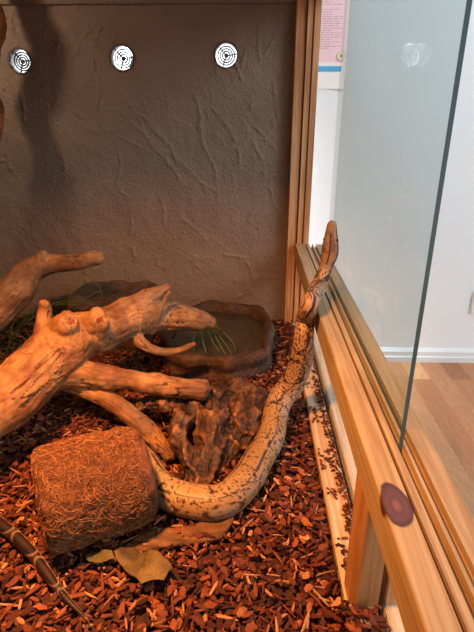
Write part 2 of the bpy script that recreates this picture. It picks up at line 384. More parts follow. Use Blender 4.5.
# poster on the wall
pm = flat('paper_white', (.86, .87, .88), .6); pink = flat('print_pink', (.85, .62, .68), .6); rose = flat('print_rose', (.75, .30, .42), .6); blue = flat('print_blue', (.08, .42, .72), .6); ink = flat('print_ink', (.50, .36, .42), .6)
a = atY(345, 89, YB-.003); x1 = a.x; z0 = a.z; x0 = x1-.21; zt = z0+.297
po = empty('poster', (x0+.105, YB-.004, z0)); tag(po, 'white A4 notice with pink text panel and blue bar pinned on the white wall', 'poster')
def sheet(name, u0, u1, w0, w1, off, m, parent, n=14):
    v = []; f = []
    for j in range(n+1):
        for i in range(n+1):
            x = u0+(u1-u0)*i/n; z = w0+(w1-w0)*j/n
            cu = max(0, (x-(x1-.05))/.05)**2*max(0, 1-(z-z0)/.09)**2*.014
            v.append((x+.2*cu, YB-.002-off-cu, z)); 
    n0 = len(v); v += [(x, y+.0004, z) for x, y, z in v]
    for j in range(n):
        for i in range(n):
            q = (j*(n+1)+i, j*(n+1)+i+1, (j+1)*(n+1)+i+1, (j+1)*(n+1)+i); f.append(q); f.append(tuple(k+n0 for k in reversed(q)))
    return raw(name, v, f, m, parent)
sheet('sheet', x0, x1, z0, zt, 0, pm, po)
sheet('text_panel', x0+.008, x1-.011, z0+.068, zt-.045, .0006, pink, po)
sheet('heading_band', x0+.008, x1-.011, zt-.060, zt-.045+.03, .0008, rose, po)
sheet('colour_bar', x0+.008, x1-.015, z0+.044, z0+.058, .0006, blue, po)
bm = bmesh.new(); rt = random.Random(3); zz = zt-.07
while zz > z0+.095:
    x = x0+.02; end = x1-.02-rt.choice((0, 0, .01, .03))
    if rt.random() < .13: zz -= .006
    while x < end:
        l = min(rt.uniform(.005, .018), end-x); h = .0016
        q = [bm.verts.new((X, YB-.0034, Z)) for X, Z in ((x, zz), (x+l, zz), (x+l, zz+h), (x, zz+h))]; bm.faces.new(q); x += l+.003
    zz -= .0055
bmobj('printed_lines', bm, ink, po)

c = atY(341, 56, YB-.006); bm = bmesh.new(); bmesh.ops.create_cone(bm, cap_ends=True, segments=28, radius1=.0125, radius2=.0105, depth=.005, matrix=Matrix.Translation(c) @ Matrix.Rotation(math.pi/2, 4, 'X'))
mg = bmobj('round_pin', bm, flat('cream_plastic', (.72, .68, .52), .35)); tag(mg, 'small round cream pin holding the edge of the notice on the wall', 'pin')
bm = bmesh.new(); bmesh.ops.create_cone(bm, cap_ends=True, segments=16, radius1=.0035, radius2=.0035, depth=.002, matrix=Matrix.Translation(c-Vector((0, .003, 0))) @ Matrix.Rotation(math.pi/2, 4, 'X')); bmobj('pin_centre', bm, flat('pin_grey', (.3, .28, .24), .5), mg)
# wall socket at the right edge
c = atY(483, 302, YB); so = empty('wall_socket', (c.x, YB, c.z-.04)); tag(so, 'white wall socket low on the white wall at right edge', 'socket')
bevbox('socket_plate', (c.x-.04, c.x+.04), (YB-.009, YB), (c.z-.04, c.z+.04), M['white_trim'], so, .003)
bm = bmesh.new(); ring_mesh(bm, c-Vector((0, 0, 0)), .0205, .024, YB-.013, YB-.009, 32); bmobj('socket_ring', bm, M['white_trim'], so)
bm = bmesh.new(); ring_mesh(bm, c, .0001, .0204, YB-.0098, YB-.0092, 32); bmobj('socket_face', bm, flat('socket_face', (.5, .52, .53), .5), so)

# ------------------------------------------------------------------ resin hide and water bowl
def hn(p, s, o=3): return fbm(p*s, o)
def rock_mesh(name, ringsets, mtl, parent, amp=.004, sc=28, seed=0, col=(.055, .026, .015), col2=(.105, .055, .030)):
    """loft of closed (x,y) outlines at heights, displaced; ringsets: list of (outline, z)"""
    v = []; f = []; n = len(ringsets[0][0])
    for ol, z in ringsets:
        for (x, y) in ol: v.append(Vector((x, y, z)))
    for j in range(len(ringsets)-1):
        for k in range(n):
            k2 = (k+1) % n; f.append((j*n+k, j*n+k2, (j+1)*n+k2, (j+1)*n+k))
    f.append(tuple(reversed(range(n)))); f.append(tuple((len(ringsets)-1)*n+k for k in range(n)))
    me = bpy.data.meshes.new(name); me.from_pydata([tuple(q) for q in v], [], f); me.update()
    bm = bmesh.new(); bm.from_mesh(me); bmesh.ops.recalc_face_normals(bm, faces=bm.faces)
    bmesh.ops.triangulate(bm, faces=[q for q in bm.faces if len(q.verts) > 4]); bm.to_mesh(me); bm.free()
    cols = []
    me.update(); N = [q.normal.copy() for q in me.vertices]
    for q, nn in zip(me.vertices, N):
        h = hn(q.co+Vector((seed, 0, 0)), sc, 4); t = min(1, max(0, h*.9+.5)); cols.append([a+(b-a)*t for a, b in zip(col, col2)])
        q.co = q.co+nn*h*amp
    setcol(me, 'tint', cols); return link(name, me, mtl, parent)
def superell(cx, cy, rx, ry, n=120, e=2.6, rot=0, wob=.0, seed=0):
    o = []
    for k in range(n):
        a = 2*math.pi*k/n; c, s = math.cos(a), math.sin(a); r = (abs(c)**e+abs(s)**e)**(-1/e)
        r *= 1+wob*noise.noise(Vector((c*2+seed, s*2, 5)))
        x, y = rx*r*c, ry*r*s; o.append((cx+x*math.cos(rot)-y*math.sin(rot), cy+x*math.sin(rot)+y*math.cos(rot)))
    return o
bowl = empty('water_bowl', (-.06, 1.07, 0)); tag(bowl, 'dark brown rock-textured water bowl standing by the plaster wall', 'bowl')
def bo(s, z, dx=0): return (superell(-.068+dx, 1.06, .130*s, .165*s, wob=.12, seed=3), z)
rs_ = [bo(.97, -.01)]+[bo(.98+.02*math.sin(i), .006*i) for i in range(10)]+[bo(.985, .058), bo(.96, .063), bo(.91, .064), bo(.86, .060), bo(.82, .050), bo(.80, .040), bo(.77, .030), bo(.70, .024), bo(.5, .021), bo(.25, .02), bo(.05, .02)]
rock_mesh('bowl_body', rs_, M['resin'], bowl, .006, 22, 1)
wm, nt, b = mat('water', .04); b.inputs['Base Color'].default_value = (.045, .036, .022, 1); b.inputs['Specular IOR Level'].default_value = .45
bm = bmesh.new(); 
vs = [bm.verts.new((x, y, .043)) for x, y in superell(-.068, 1.06, .130*.83, .165*.83, 64, wob=.12, seed=3)]; vb = [bm.verts.new((q.co.x, q.co.y, .040)) for q in vs]
bm.faces.new(vs); bm.faces.new(list(reversed(vb)))
for k in range(64): bm.faces.new((vs[k], vb[k], vb[(k+1) % 64], vs[(k+1) % 64]))
bmobj('water', bm, wm, bowl)
def bl(s, z): return (superell(-.338+.008*(z*10), 1.13, .100*s, .098*s, e=5, wob=.08, seed=8), z)
hide = rock_mesh('resin_hide', [bl(1.05, -.01)]+[bl(1.05-.004*i-.02*(i % 3 == 1), .0085*i) for i in range(13)]+[bl(.98, .112), bl(.93, .115), bl(.85, .112), bl(.75, .1), bl(.6, .097), bl(.3, .095), bl(.05, .095)], M['resin'], None, .007, 24, 5)
tag(hide, 'dark brown blocky resin hide against the wall behind the driftwood', 'hide')

# ------------------------------------------------------------------ driftwood
def C(px, py, Y, rp):
    p = atY(px, py, Y); return (p.x, p.y, p.z, rp*dist(p)/F)
def dw_disp(p, g, r):
    h = .0036*fbm(p*26, 4)+.0010*noise.noise(Vector((g.x*22, g.y*140, g.z*140)))
    cr = noise.noise(Vector((g.x*9+3, g.y*75, g.z*75))); 
    if abs(cr) < .045 and noise.noise(p*18) > .2: h -= .004*(1-abs(cr)/.05)
    k = noise.cell(p*33) if False else 0
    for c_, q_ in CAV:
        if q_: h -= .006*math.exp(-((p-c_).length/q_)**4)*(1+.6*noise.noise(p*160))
    return h*min(1, r/.012)
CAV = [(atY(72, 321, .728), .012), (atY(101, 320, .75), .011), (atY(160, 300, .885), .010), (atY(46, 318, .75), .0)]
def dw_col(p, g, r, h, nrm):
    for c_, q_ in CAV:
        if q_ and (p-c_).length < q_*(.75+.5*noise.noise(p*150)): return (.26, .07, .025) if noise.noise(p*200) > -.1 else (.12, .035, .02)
    t = min(1, max(0, .5+1.1*fbm(p*20+Vector((4, 1, 0)), 4)+.18*noise.noise(Vector((g.x*20, g.y*160, g.z*160))))); a = (.45, .225, .085); b = (.20, .072, .024)
    c = [x+(y-x)*t for x, y in zip(a, b)]
    gt = max(0, min(1, (p.x+.27)*9))*max(0, .55+.8*noise.noise(p*25))*(1 if p.x < -.15 else .5)   # duller light past the lit left end, painted grey-brown
    c = [x+(y-x)*min(.75, gt) for x, y in zip(c, (.20, .145, .11))]
    cr = noise.noise(Vector((g.x*9+3, g.y*75, g.z*75)))
    if abs(cr) < .035 and noise.noise(p*18) > .2: c = [x*.35 for x in c]
    sp = noise.noise(p*130)
    if sp > .62 and noise.noise(p*12) > 0.1: c = (.10, .045, .03)
    return c
ch = [[C(-60, 440, .56, 26), C(-15, 412, .62, 27), C(12, 394, .66, 27), C(38, 370, .71, 26), C(58, 350, .745, 27), C(78, 337, .78, 23), C(100, 331, .81, 20), C(125, 322, .86, 19), C(150, 317, .90, 17), C(182, 317, .93, 13.5), C(203, 321, .95, 10), C(214, 324, .955, 5)],
      [C(95, 330, .81, 15), C(125, 311, .87, 13), C(148, 298, .91, 8.5), C(163, 290, .93, 5.5), C(170, 287, .935, 4)],
      [C(40, 372, .71, 18), C(75, 373, .74, 15), C(108, 377, .75, 12), C(130, 380, .75, 11), C(170, 387, .745, 10.5), C(206, 391, .74, 9.5)],
      [C(128, 325, .86, 11), C(139, 339, .85, 7), C(150, 348, .84, 5), C(163, 352, .84, 4), C(180, 350, .84, 3.8), C(195, 344, .84, 2.8)],
      [C(42, 352, .73, 15), C(44, 330, .75, 9), C(45, 312, .765, 6.5), C(45.5, 302, .765, 5.5)],
      [C(55, 380, .735, 10), C(85, 389, .745, 8), C(114, 403, .735, 8.5), C(140, 424, .71, 9), C(160, 444, .69, 8.5), C(172, 458, .675, 8)],
      [C(58, 338, .755, 17), C(66, 325, .74, 12), C(70, 318, .735, 9)],
      [C(88, 332, .79, 15), C(95, 320, .77, 11), C(99, 312, .765, 7)],
      [C(96, 335, .785, 10), C(103, 326, .765, 6), C(105, 320, .76, 3)],
      [C(150, 332, .885, 6), C(157, 318, .875, 3.5), C(163, 303, .875, 2.6), C(170, 291, .88, 1.8)]]
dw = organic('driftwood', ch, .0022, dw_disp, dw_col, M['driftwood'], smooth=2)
tag(dw, 'large forked pale driftwood trunk lying across the enclosure above the coir tunnel', 'driftwood')
ch = [[C(-150, 420, .85, 14), C(-90, 385, .88, 15), C(-45, 345, .92, 16), C(-8, 312, .96, 17), C(15, 291, .99, 16.5), C(30, 272, 1.01, 13.5), C(48, 264, 1.02, 10), C(72, 262, 1.03, 8), C(95, 259, 1.04, 7), C(103, 258, 1.045, 5)],
      [C(38, 268, 1.015, 9), C(42, 258, 1.01, 5.5), C(44, 252, 1.01, 3.5)]]
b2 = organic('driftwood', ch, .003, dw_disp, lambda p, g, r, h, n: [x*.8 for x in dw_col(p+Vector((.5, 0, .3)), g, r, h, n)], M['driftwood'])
tag(b2, 'slimmer bent driftwood branch reaching in from the left edge toward the wall', 'driftwood')
# gnarled branch peeking in at the upper left edge
ch = [[C(-16, -40, 1.18, 9), C(-12, 0, 1.18, 8), C(-5, 26, 1.17, 8.5), C(-9, 48, 1.17, 8), C(-15, 80, 1.17, 8), C(-8, 113, 1.16, 8.5), C(-16, 150, 1.15, 10), C(-30, 200, 1.14, 10), C(-50, 260, 1.1, 12), C(-80, 330, 1.05, 12), C(-110, 400, 1.0, 13)]]
def gn_col(p, g, r, h, nrm):
    t = min(1, max(0, .5+1.2*noise.noise(p*35))); return [x+(y-x)*t for x, y in zip((.42, .14, .05), (.16, .06, .03))]
b3 = organic('climbing_branch', ch, .004, lambda p, g, r: .006*fbm(p*30, 3), gn_col, M['driftwood'])
tag(b3, 'reddish upright climbing branch showing at the upper left edge beside the wall', 'branch')

# ------------------------------------------------------------------ dark gnarled root
def rt_disp(p, g, r):
    q = Vector((p.x*34+p.y*10, p.y*16-p.x*12, p.z*34)); n1 = noise.noise(q); rr = 1-abs(n1)*2
    n2 = noise.noise(Vector((p.x*120, p.y*50, p.z*90)))
    return (.0075*rr*abs(rr)+.004*fbm(p*40, 4)+.003*(1-abs(n2)*3)-.0055)*min(1, r/.012)
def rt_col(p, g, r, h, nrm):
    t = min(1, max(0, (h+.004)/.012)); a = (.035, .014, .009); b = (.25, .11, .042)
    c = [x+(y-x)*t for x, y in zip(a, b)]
    if noise.noise(p*75+Vector((3, 0, 0))) > .30 and h > .001: c = (.34, .15, .065)  # these spots and the ridge colour carry painted highlights
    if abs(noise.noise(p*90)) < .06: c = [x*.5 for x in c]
    return c
ch = [[C(142, 405, .76, 7), C(160, 406, .75, 10), C(180, 405, .75, 12), C(205, 400, .775, 15), C(230, 397, .79, 15), C(252, 399, .80, 13), C(268, 402, .80, 10)],
      [C(215, 402, .77, 16), C(214, 422, .72, 18), C(212, 445, .67, 15), C(208, 465, .63, 12), C(204, 482, .60, 8)],
      [C(247, 407, .77, 17), C(246, 425, .72, 16), C(234, 447, .68, 12), C(224, 466, .645, 9), C(214, 480, .62, 7)],
      [C(196, 404, .755, 11), C(184, 418, .71, 11), C(178, 430, .68, 10.5), C(181, 444, .66, 10), C(188, 460, .63, 9.5), C(194, 474, .61, 8), C(201, 488, .592, 7)],
      [C(215, 392, .80, 9), C(222, 384, .80, 5)], [C(242, 392, .80, 10), C(238, 384, .80, 6)],
      [C(228, 400, .80, 16), C(232, 415, .82, 20), C(240, 420, .80, 18)],
      [C(254, 400, .78, 10), C(261, 412, .76, 7)]]
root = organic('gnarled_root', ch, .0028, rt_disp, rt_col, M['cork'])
tag(root, 'dark rugged root wood with deep ridges inside the curve of the snake', 'root wood')

# ------------------------------------------------------------------ boa
# control rows: x,y,z, half width, half height, dorsal vector
def B(p, rp, dors, flatn=1., hh=None):
    r = rp*dist(p)/F; return (p.x, p.y, p.z, r*flatn, (hh*dist(p)/F if hh else r), *dors)
UP = (0, 0, 1)
def tl(px, py, r): p = atZ(px, py, .011+r*.6); return (p.x, p.y, p.z, r, r*.9, 0, 0, 1)
snake = [tl(88, 619, .0015), tl(78, 609, .0028), tl(66, 597, .0045), tl(54, 582, .0060), tl(44, 568, .0072), tl(31, 551, .0082), tl(15, 535, .0088), tl(-3, 521, .0095)]
snake += [(-.40, .545, .012, .016, .015, *UP), (-.46, .60, -.004, .019, .018, *UP), (-.47, .68, -.022, .022, .021, *UP), (-.43, .76, -.030, .024, .023, *UP), (-.36, .80, -.030, .025, .024, *UP), (-.29, .775, -.030, .026, .025, *UP)]
snake += [(-.225, .735, -.018, .0255, .0245, *UP), (-.188, .675, .000, .0258, .025, -.1, 0, 1), (-.158, .620, .020, .0265, .0255, -.15, -.1, 1), (-.128, .568, .0255, .027, .026, 0, -.1, 1), (-.082, .541, .0265, .0275, .0265, 0, 0, 1), (-.035, .540, .0265, .0275, .0265, 0, 0, 1),
          (-.004, .577, .0265, .0272, .0265, 0, 0, 1), (.018, .632, .0265, .0268, .026, -.1, 0, 1), (.040, .690, .0265, .0262, .0255, -.2, 0, 1)]
snake += [B(atY(275, 415, .735), 14, (-.5, 0, .9)), B(atY(281, 398, .765), 13.5, (-.8, -.2, .6)), B(atY(291, 385, .775), 13, (-.7, -.6, .4)), B(atY(298, 370, .772), 12, (-.6, -.8, .2)), B(atY(302, 353, .765), 11, (-.6, -.8, .1)),
          B(atY(304, 335, .765), 10, (-.6, -.8, .1)), B(atY(305.5, 318, .775), 9.2, (-.7, -.7, .2)), B(atZ(310.5, 303, .246), 9, (-.7, -.7, .3)), B(atY(317.5, 289, .82), 8.6, (-.6, -.7, .4)), B(atY(323.5, 275, .835), 7.0, (-.4, -.8, .3)), B(atY(326.5, 265, .84), 6.5, (-.3, -.9, .2)),
          B(atY(329.5, 255, .84), 8.2, (-.3, -1, .2), 1, 6.2), B(atY(330.5, 246, .84), 8.0, (-.3, -1, .2), 1, 6), B(atY(331, 238, .84), 6.8, (-.3, -1, .2), 1, 5.4), B(atY(331.5, 230, .84), 5.4, (-.3, -1, .2), 1, 4.3), B(atY(332, 224, .84), 4.5, (-.3, -1, .2), 1, 3.4), B(atY(332, 221.5, .84), 3.0, (-.3, -1, .2), 1, 2.2)]
cs = catmull(snake, 10)
pts = [Vector(c[:3]) for c in cs]
arc = [0]
for a, b_ in zip(pts, pts[1:]): arc.append(arc[-1]+(b_-a).length)
Ls = arc[-1]; step = .0016; N = int(Ls/step); res = []
A_ = np.array(arc); CS = np.array(cs)
for i in range(N+1):
    s = Ls*i/N; res.append([np.interp(s, A_, CS[:, k]) for k in range(8)]+[s])
sides = 84; P = [Vector(r[:3]) for r in res]; UPV = [Vector(r[5:8]).normalized() for r in res]; Tt, Uu = frames(P, UPV)
TAIL_END = .30
V = []; Fq = []; cols = []; uvs = []
def smooth(a, b, x): t = max(0, min(1, (x-a)/(b-a))); return t*t*(3-2*t)
def mixc(a, b, t): return [x+(y-x)*t for x, y in zip(a, b)]
def skin(u, ang, r, q):
    """u metres from tail tip, ang angle from the back, q 3D sample"""
    arcv = ang*r; back = abs(ang); headd = Ls-u
    base = mixc((.44, .30, .14), (.33, .20, .085), smooth(-.2, .5, noise.noise(q*30)))
    rise = smooth(.50, .42, headd)
    base = mixc(base, (.50, .30, .17), rise)
    base = mixc(base, (.45, .35, .21), smooth(1.6, 2.4, back)*.8)
    dark = (.035, .013, .009)
    wv = .35*noise.noise(Vector((u*70, arcv*70, 1)))
    if u < TAIL_END+.15 and headd > .6:                      # tail: deep brown saddles edged in cream
        Pd = .058; s = (u % Pd)/Pd; d = math.hypot((s-.5)*2*1.15, (back/1.7))+wv*.5
        sad = 1-smooth(.93, 1.0, d); edge = math.exp(-((d-1.02)/.055)**2)
        c = mixc((.028, .009, .006), (.012, .005, .005), smooth(.2, .9, d)) if d < 1 else (.03, .012, .008)
        if abs(ang-1.05-.5*wv) < .16: c = (.50, .30, .17)
        return mixc(c, (.62, .40, .24), edge*(.35+.65*smooth(.2, 1.0, ang)))
    if headd < .085:                                        # head: plain with midline streak and eye stripe
        c = mixc((.38, .23, .13), (.22, .115, .065), smooth(-.2, .5, noise.noise(q*90)))
        if abs(arcv-.0005) < .0012+.0006*noise.noise(q*200) and .018 < headd < .075: c = dark
        if 1.0 < back < 1.45 and headd > .012: c = mixc(c, dark, .75)
        if back > 1.9: c = (.62, .44, .28)
        return c
    Pd = .072; k = math.floor(u/Pd); s = (u/Pd) % 1
    jit = .12*math.sin(k*2.3)
    d = math.hypot((s-.5+jit*.3)*2*1.35, back/(1.05))+wv*.8       # pale oval blotches on the back
    e = abs(d-1)
    n1 = noise.noise(Vector((u*260, arcv*300, 7))); n2 = noise.noise(Vector((u*160, arcv*220, 3)))
    base = mixc(base, (.34, .20, .08), .5*(1-rise)); c = base
    if d > 1 and back < 1.2: c = mixc(c, (.36, .21, .10), .35)
    if e < (.07 if rise < .5 else .13) and n2 > (.0 if rise < .5 else -.25): c = dark if n1 > -.35 else mixc(c, dark, .5)
    # flank diamonds
    s2 = ((u/Pd)+.5) % 1; d2 = math.hypot((s2-.5)*Pd/.017, (back-1.55)*r/.013)+wv
    if abs(d2-1) < .13 and n2 > -.15: c = mixc(c, dark, .85)
    elif d2 < .8: c = mixc(c, (.40, .32, .22), .6)
    # dashed line between back and flank
    if abs(arcv*(1 if ang > 0 else -1)-.015) < .0011 and noise.noise(Vector((u*120, 4, 2))) > -.12: c = dark
    thr = .43 if rise < .5 else .17
    if n1 > thr+.15*noise.noise(Vector((u*25, arcv*25, 0))) and back < 2.3: c = mixc(c, dark, .9)
    vd, vp = noise.voronoi(Vector((u*170, arcv*170, 3)))
    if rise < .6 and back < 2.2 and vd[0] < .27 and noise.noise(Vector((u*40, arcv*40, 5))) > -.15: c = dark
    return c
for i, (row, p, t, u_) in enumerate(zip(res, P, Tt, Uu)):
    side = t.cross(u_); rw, rh, s = row[3], row[4], row[8]; headd = Ls-s; gk = 1-.11*smooth(.35, .5, headd); rw *= gk; rh *= gk
    for k in range(sides):
        a = 2*math.pi*k/sides; a = a if a <= math.pi else a-2*math.pi
        ca, sa = math.cos(a), math.sin(a); f = 1.0
        if ca < 0: f = 1-.10*abs(ca)**3                    # flatter belly
        loc = side*(sa*rw)+u_*(ca*rh*f)
        if headd < .085: loc += u_*(.0012*math.exp(-((abs(a)-.7)/.25)**2)*math.exp(-((headd-.035)/.012)**2))   # brow ridges
        q = p+loc-Vector((0, 0, (1-gk)*.026)); V.append(q); uvs.append((s, a*(rw+rh)/2)); cols.append(skin(s, a, (rw+rh)/2, q))
for i in range(N):
    for k in range(sides):
        k2 = (k+1) % sides; Fq.append((i*sides+k, i*sides+k2, (i+1)*sides+k2, (i+1)*sides+k))
V.append(P[0]-Tt[0]*.002); cols.append((.3, .15, .08)); uvs.append((0, 0)); V.append(P[-1]+Tt[-1]*.0025); cols.append((.42, .25, .14)); uvs.append((Ls, 0))
for k in range(sides):
    k2 = (k+1) % sides; Fq.append((len(V)-2, k2, k)); Fq.append((len(V)-1, N*sides+k, N*sides+k2))
def scales():
    m, nt, b = mat('snake_skin', .5); L = nt.links.new; a = nd(nt, 'ShaderNodeAttribute', attribute_name='tint'); g = nd(nt, 'ShaderNodeAttribute', attribute_name='grain')
    v = nd(nt, 'ShaderNodeTexVoronoi', Scale=420.); L(g.outputs['Vector'], v.inputs['Vector'])
    r = ramp(nt, [(0, (1.08,)*3), (.8, (.78,)*3)]); L(v.outputs['Distance'], r.inputs[0])
    L(mix(nt, 1., a.outputs['Color'], r.outputs[0], 'MULTIPLY'), b.inputs['Base Color'])
    bp = nd(nt, 'ShaderNodeBump', Strength=.35, Distance=.0006); bp.invert = True; L(v.outputs['Distance'], bp.inputs['Height']); L(bp.outputs[0], b.inputs['Normal']); return m
boa = raw('boa_snake', V, Fq, scales()); setcol(boa.data, 'tint', cols)
at = boa.data.attributes.new('grain', 'FLOAT_VECTOR', 'POINT'); at.data.foreach_set('vector', np.array([(a, b_, 0) for a, b_ in uvs], np.float32).ravel())
tag(boa, 'tan speckled boa coiled on bark chips and climbing over the pine rail', 'snake')
def uvs_sphere(c, r, m, name, parent):
    bm = bmesh.new(); bmesh.ops.create_uvsphere(bm, u_segments=16, v_segments=10, radius=r, matrix=Matrix.Translation(c)); return bmobj(name, bm, m, parent, True)
eye_m = flat('snake_eye', (.03, .02, .015), .1)
for sg in (-1, 1):
    i = int((Ls-.030)/Ls*N); c = P[i]+(Tt[i].cross(Uu[i]))*sg*res[i][3]*.86+Uu[i]*res[i][4]*.48; uvs_sphere(c, .0023, eye_m, 'eye', boa)

# ------------------------------------------------------------------ coir tunnel
LA = Vector((-.262, .489, .066)); LB = Vector((-.148, .545, .066)); ax = (LB-LA); LL = ax.length; ax.normalize()
sd = Vector((0, 0, 1)).cross(ax).normalized(); R0 = .0655
coir = empty('coir_tunnel', ((LA+LB)/2).to_tuple()[:2]+(0,)); tag(coir, 'rust-brown coconut fibre tunnel log lying on the bark chips', 'coir log')
def coir_pt(s, a, off=0):
    """s 0..1 over the outer profile incl. rounded ends"""
    prof = [(.012, .72), (.002, .80), (-.001, .90), (.004, .965), (.014, 1.0)]
    return None
prof = [(.05, .70), (.008, .72), (.001, .80), (-.002, .90), (.000, .965), (.004, .995), (.014, 1.005), (.03, 1.0)]
full = prof+[(LL*k/14, 1.0+.008*math.sin(k)) for k in range(4, 12)]+[(LL-.018, 1.0), (LL-.006, .985), (LL+.003, .94), (LL+.009, .86), (LL+.008, .76), (LL-.01, .71), (LL-.05, .70)]
v = []; f = []; n = 96; cc = []
dense = catmull(full, 4)
for (s, rr) in dense:
    for k in range(n):
        a = 2*math.pi*k/n; d = sd*math.cos(a)+Vector((0, 0, 1))*math.sin(a); q = LA+ax*s+d*(R0*rr)
        h = .0035*fbm(q*26, 3); q2 = q+d*h
        v.append(q2); t = min(1, max(0, .5+fbm(q*60, 3))); cc.append(mixc((.05, .015, .006), (.18, .06, .02), t))
for j in range(len(dense)-1):
    for k in range(n): f.append((j*n+k, j*n+(k+1) % n, (j+1)*n+(k+1) % n, (j+1)*n+k))
for k in range(n): f.append(((len(dense)-1)*n+k, (len(dense)-1)*n+(k+1) % n, (k+1) % n, k))
cb = raw('coir_body', v, f, M['mulch'], coir); setcol(cb.data, 'tint', cc)
rf = random.Random(11); v = []; f = []; cc = []
ds = np.array(dense)
for q in range(6500):
    s = rf.uniform(-.004, LL+.010); a = rf.uniform(0, 2*math.pi)
    # heading on the surface
    th = rf.uniform(0, math.pi); ln = rf.uniform(.008, .032); cur = rf.gauss(0, 55); nseg = 5; r = rf.uniform(.0002, .00048)
    col = mixc((.13, .042, .013), (.46, .20, .075), rf.random()**1.5); rings = []
    for e in range(nseg+1):
        frs = min(1, max(0, (s+.001)/(LL+.008)))
        rr = 1.0
        if s < .006: rr = math.sqrt(max(.0, 1-((.006-s)/.012)**2))*.30+.70
        if s > LL-.018: rr = math.sqrt(max(.0, 1-((s-LL+.018)/.029)**2))*.30+.70
        d = sd*math.cos(a)+Vector((0, 0, 1))*math.sin(a)
        base = LA+ax*s+d*(R0*rr); base = base+d*(.0035*fbm(base*26, 3)+.0004+.0026*math.sin(math.pi*e/nseg)*rf.random())
        if base.z < .001: base.z = .001
        rings.append((base, d)); s += math.cos(th)*ln/nseg; a += math.sin(th)*ln/nseg/(R0*rr); th += cur*ln/nseg
        s = max(-.005, min(LL+.010, s))
    o = len(v)
    for e, (p, d) in enumerate(rings):
        t = (rings[min(e+1, nseg)][0]-rings[max(e-1, 0)][0]).normalized(); sdv = t.cross(d)
        for g in ((0, 1), (-.87, -.5), (.87, -.5)): v.append(p+sdv*r*g[0]+d*r*g[1]); cc.append(col)
    for e in range(nseg):
        for k in range(3): f.append((o+e*3+k, o+e*3+(k+1) % 3, o+e*3+3+(k+1) % 3, o+e*3+3+k))
fb = raw('coir_fibres', v, f, M['mulch'], coir); setcol(fb.data, 'tint', cc); fb['kind'] = 'stuff'

# ------------------------------------------------------------------ bark slab, leaves
def outline_solid(name, pts2, zfun, th, m, tint, parent=None, sub=5):
    bm = bmesh.new(); vs = [bm.verts.new((p[0], p[1], 0)) for p in pts2]; fc = bm.faces.new(vs)
    bmesh.ops.triangulate(bm, faces=[fc]); 
    for _ in range(sub):
        lg = [e for e in bm.edges if e.calc_length() > .005]
        if not lg: break
        bmesh.ops.subdivide_edges(bm, edges=lg, cuts=1); bmesh.ops.triangulate(bm, faces=bm.faces[:])
    r = bmesh.ops.extrude_face_region(bm, geom=bm.faces[:]); top = [g for g in r['geom'] if isinstance(g, bmesh.types.BMVert)]; ts = set(top)
    for q in bm.verts: q.co.z = zfun(q.co.x, q.co.y)+(th if q in ts else 0)
    o = bmobj(name, bm, m, parent, True); setcol(o.data, 'tint', [tint(Vector(q.co)) for q in o.data.vertices]); return o
pp = [(122, 545), (140, 532), (150, 524), (175, 527), (205, 520), (235, 507), (233, 520), (222, 534), (196, 540), (165, 543), (140, 548)]
pp = [atZ(a, b, .012) for a, b in pp]
slab = outline_solid('bark_slab', [(p.x, p.y) for p in pp], lambda x, y: .004+.004*noise.noise(Vector((x*60, y*60, 0)))-.004*abs(y-.52)*10, .006, M['mulch'],
    lambda p: mixc((.08, .033, .013), (.20, .095, .038), min(1, max(0, .5+fbm(Vector((p.x*25-p.y*20, p.y*160, 0)), 3)))))
tag(slab, 'flat brown bark slab lying under the front curve of the snake', 'bark piece')
def leaf(name, pl, dz, label, ta, tb):
    pp = [atZ(a, b, .020) for a, b in pl]; cx = sum(p.x for p in pp)/len(pp); cy = sum(p.y for p in pp)/len(pp)
    o = outline_solid(name, [(p.x, p.y) for p in pp], lambda x, y: .0165+dz+.004*math.sin((x-cx)*90)+.003*noise.noise(Vector((x*70, y*70, 2)))+.22*abs((x-cx)*.8+(y-cy)*.5), .0007, M['mulch'],
        lambda p: mixc(ta, tb, min(1, max(0, (.75 if p.x*1.0-p.y*.25 > cx-.25*cy+.004*noise.noise(p*80) else .2)+.9*noise.noise(p*60)))))  # fold shading painted in: one half darker, the other lighter
    return tag(o, label, 'leaf', 'dry leaves on the bark chips')
leaf('dry_leaf', [(114, 553), (121, 546), (134, 544), (141, 551), (150, 550), (160, 555), (173, 569), (168, 573), (164, 581), (152, 580), (141, 585), (137, 577), (127, 571), (118, 562)], 0, 'larger olive-brown dry leaf lying in front of the coir tunnel', (.065, .042, .015), (.21, .14, .055))
leaf('dry_leaf', [(84, 553), (93, 548), (102, 550), (112, 552), (115, 560), (106, 562), (95, 561), (88, 559)], 0, 'small dark green leaf fragment tucked at the front edge of the coir tunnel', (.07, .065, .025), (.14, .11, .04))

# ------------------------------------------------------------------ artificial grass
def blades(name, specs, label, colr, parent=None):
    v = []; f = []; r = random.Random(len(label))
    for (p0, p1, p2, wd) in specs:
        o = len(v); n = 10
        for i in range(n+1):
            t = i/n; p = p0*(1-t)**2+p1*2*t*(1-t)+p2*t*t; tg = ((p1-p0)*(1-t)+(p2-p1)*t).normalized(); sdv = tg.cross(Vector((.2, -1, .3))).normalized(); ww = wd*(1-t**2)*.5+.0002
            dn = tg.cross(sdv)*.0003
            v += [p-sdv*ww, p+dn, p+sdv*ww, p-dn]
        for i in range(n):
            for k in range(4): f.append((o+i*4+k, o+i*4+(k+1) % 4, o+i*4+4+(k+1) % 4, o+i*4+4+k))
        f.append((o+3, o+2, o+1, o)); f.append(tuple(o+n*4+k for k in range(4)))
    return tag(raw(name, v, f, flat(name+'_green', colr, .5)), label, 'plant')
g = []; rg = random.Random(2)
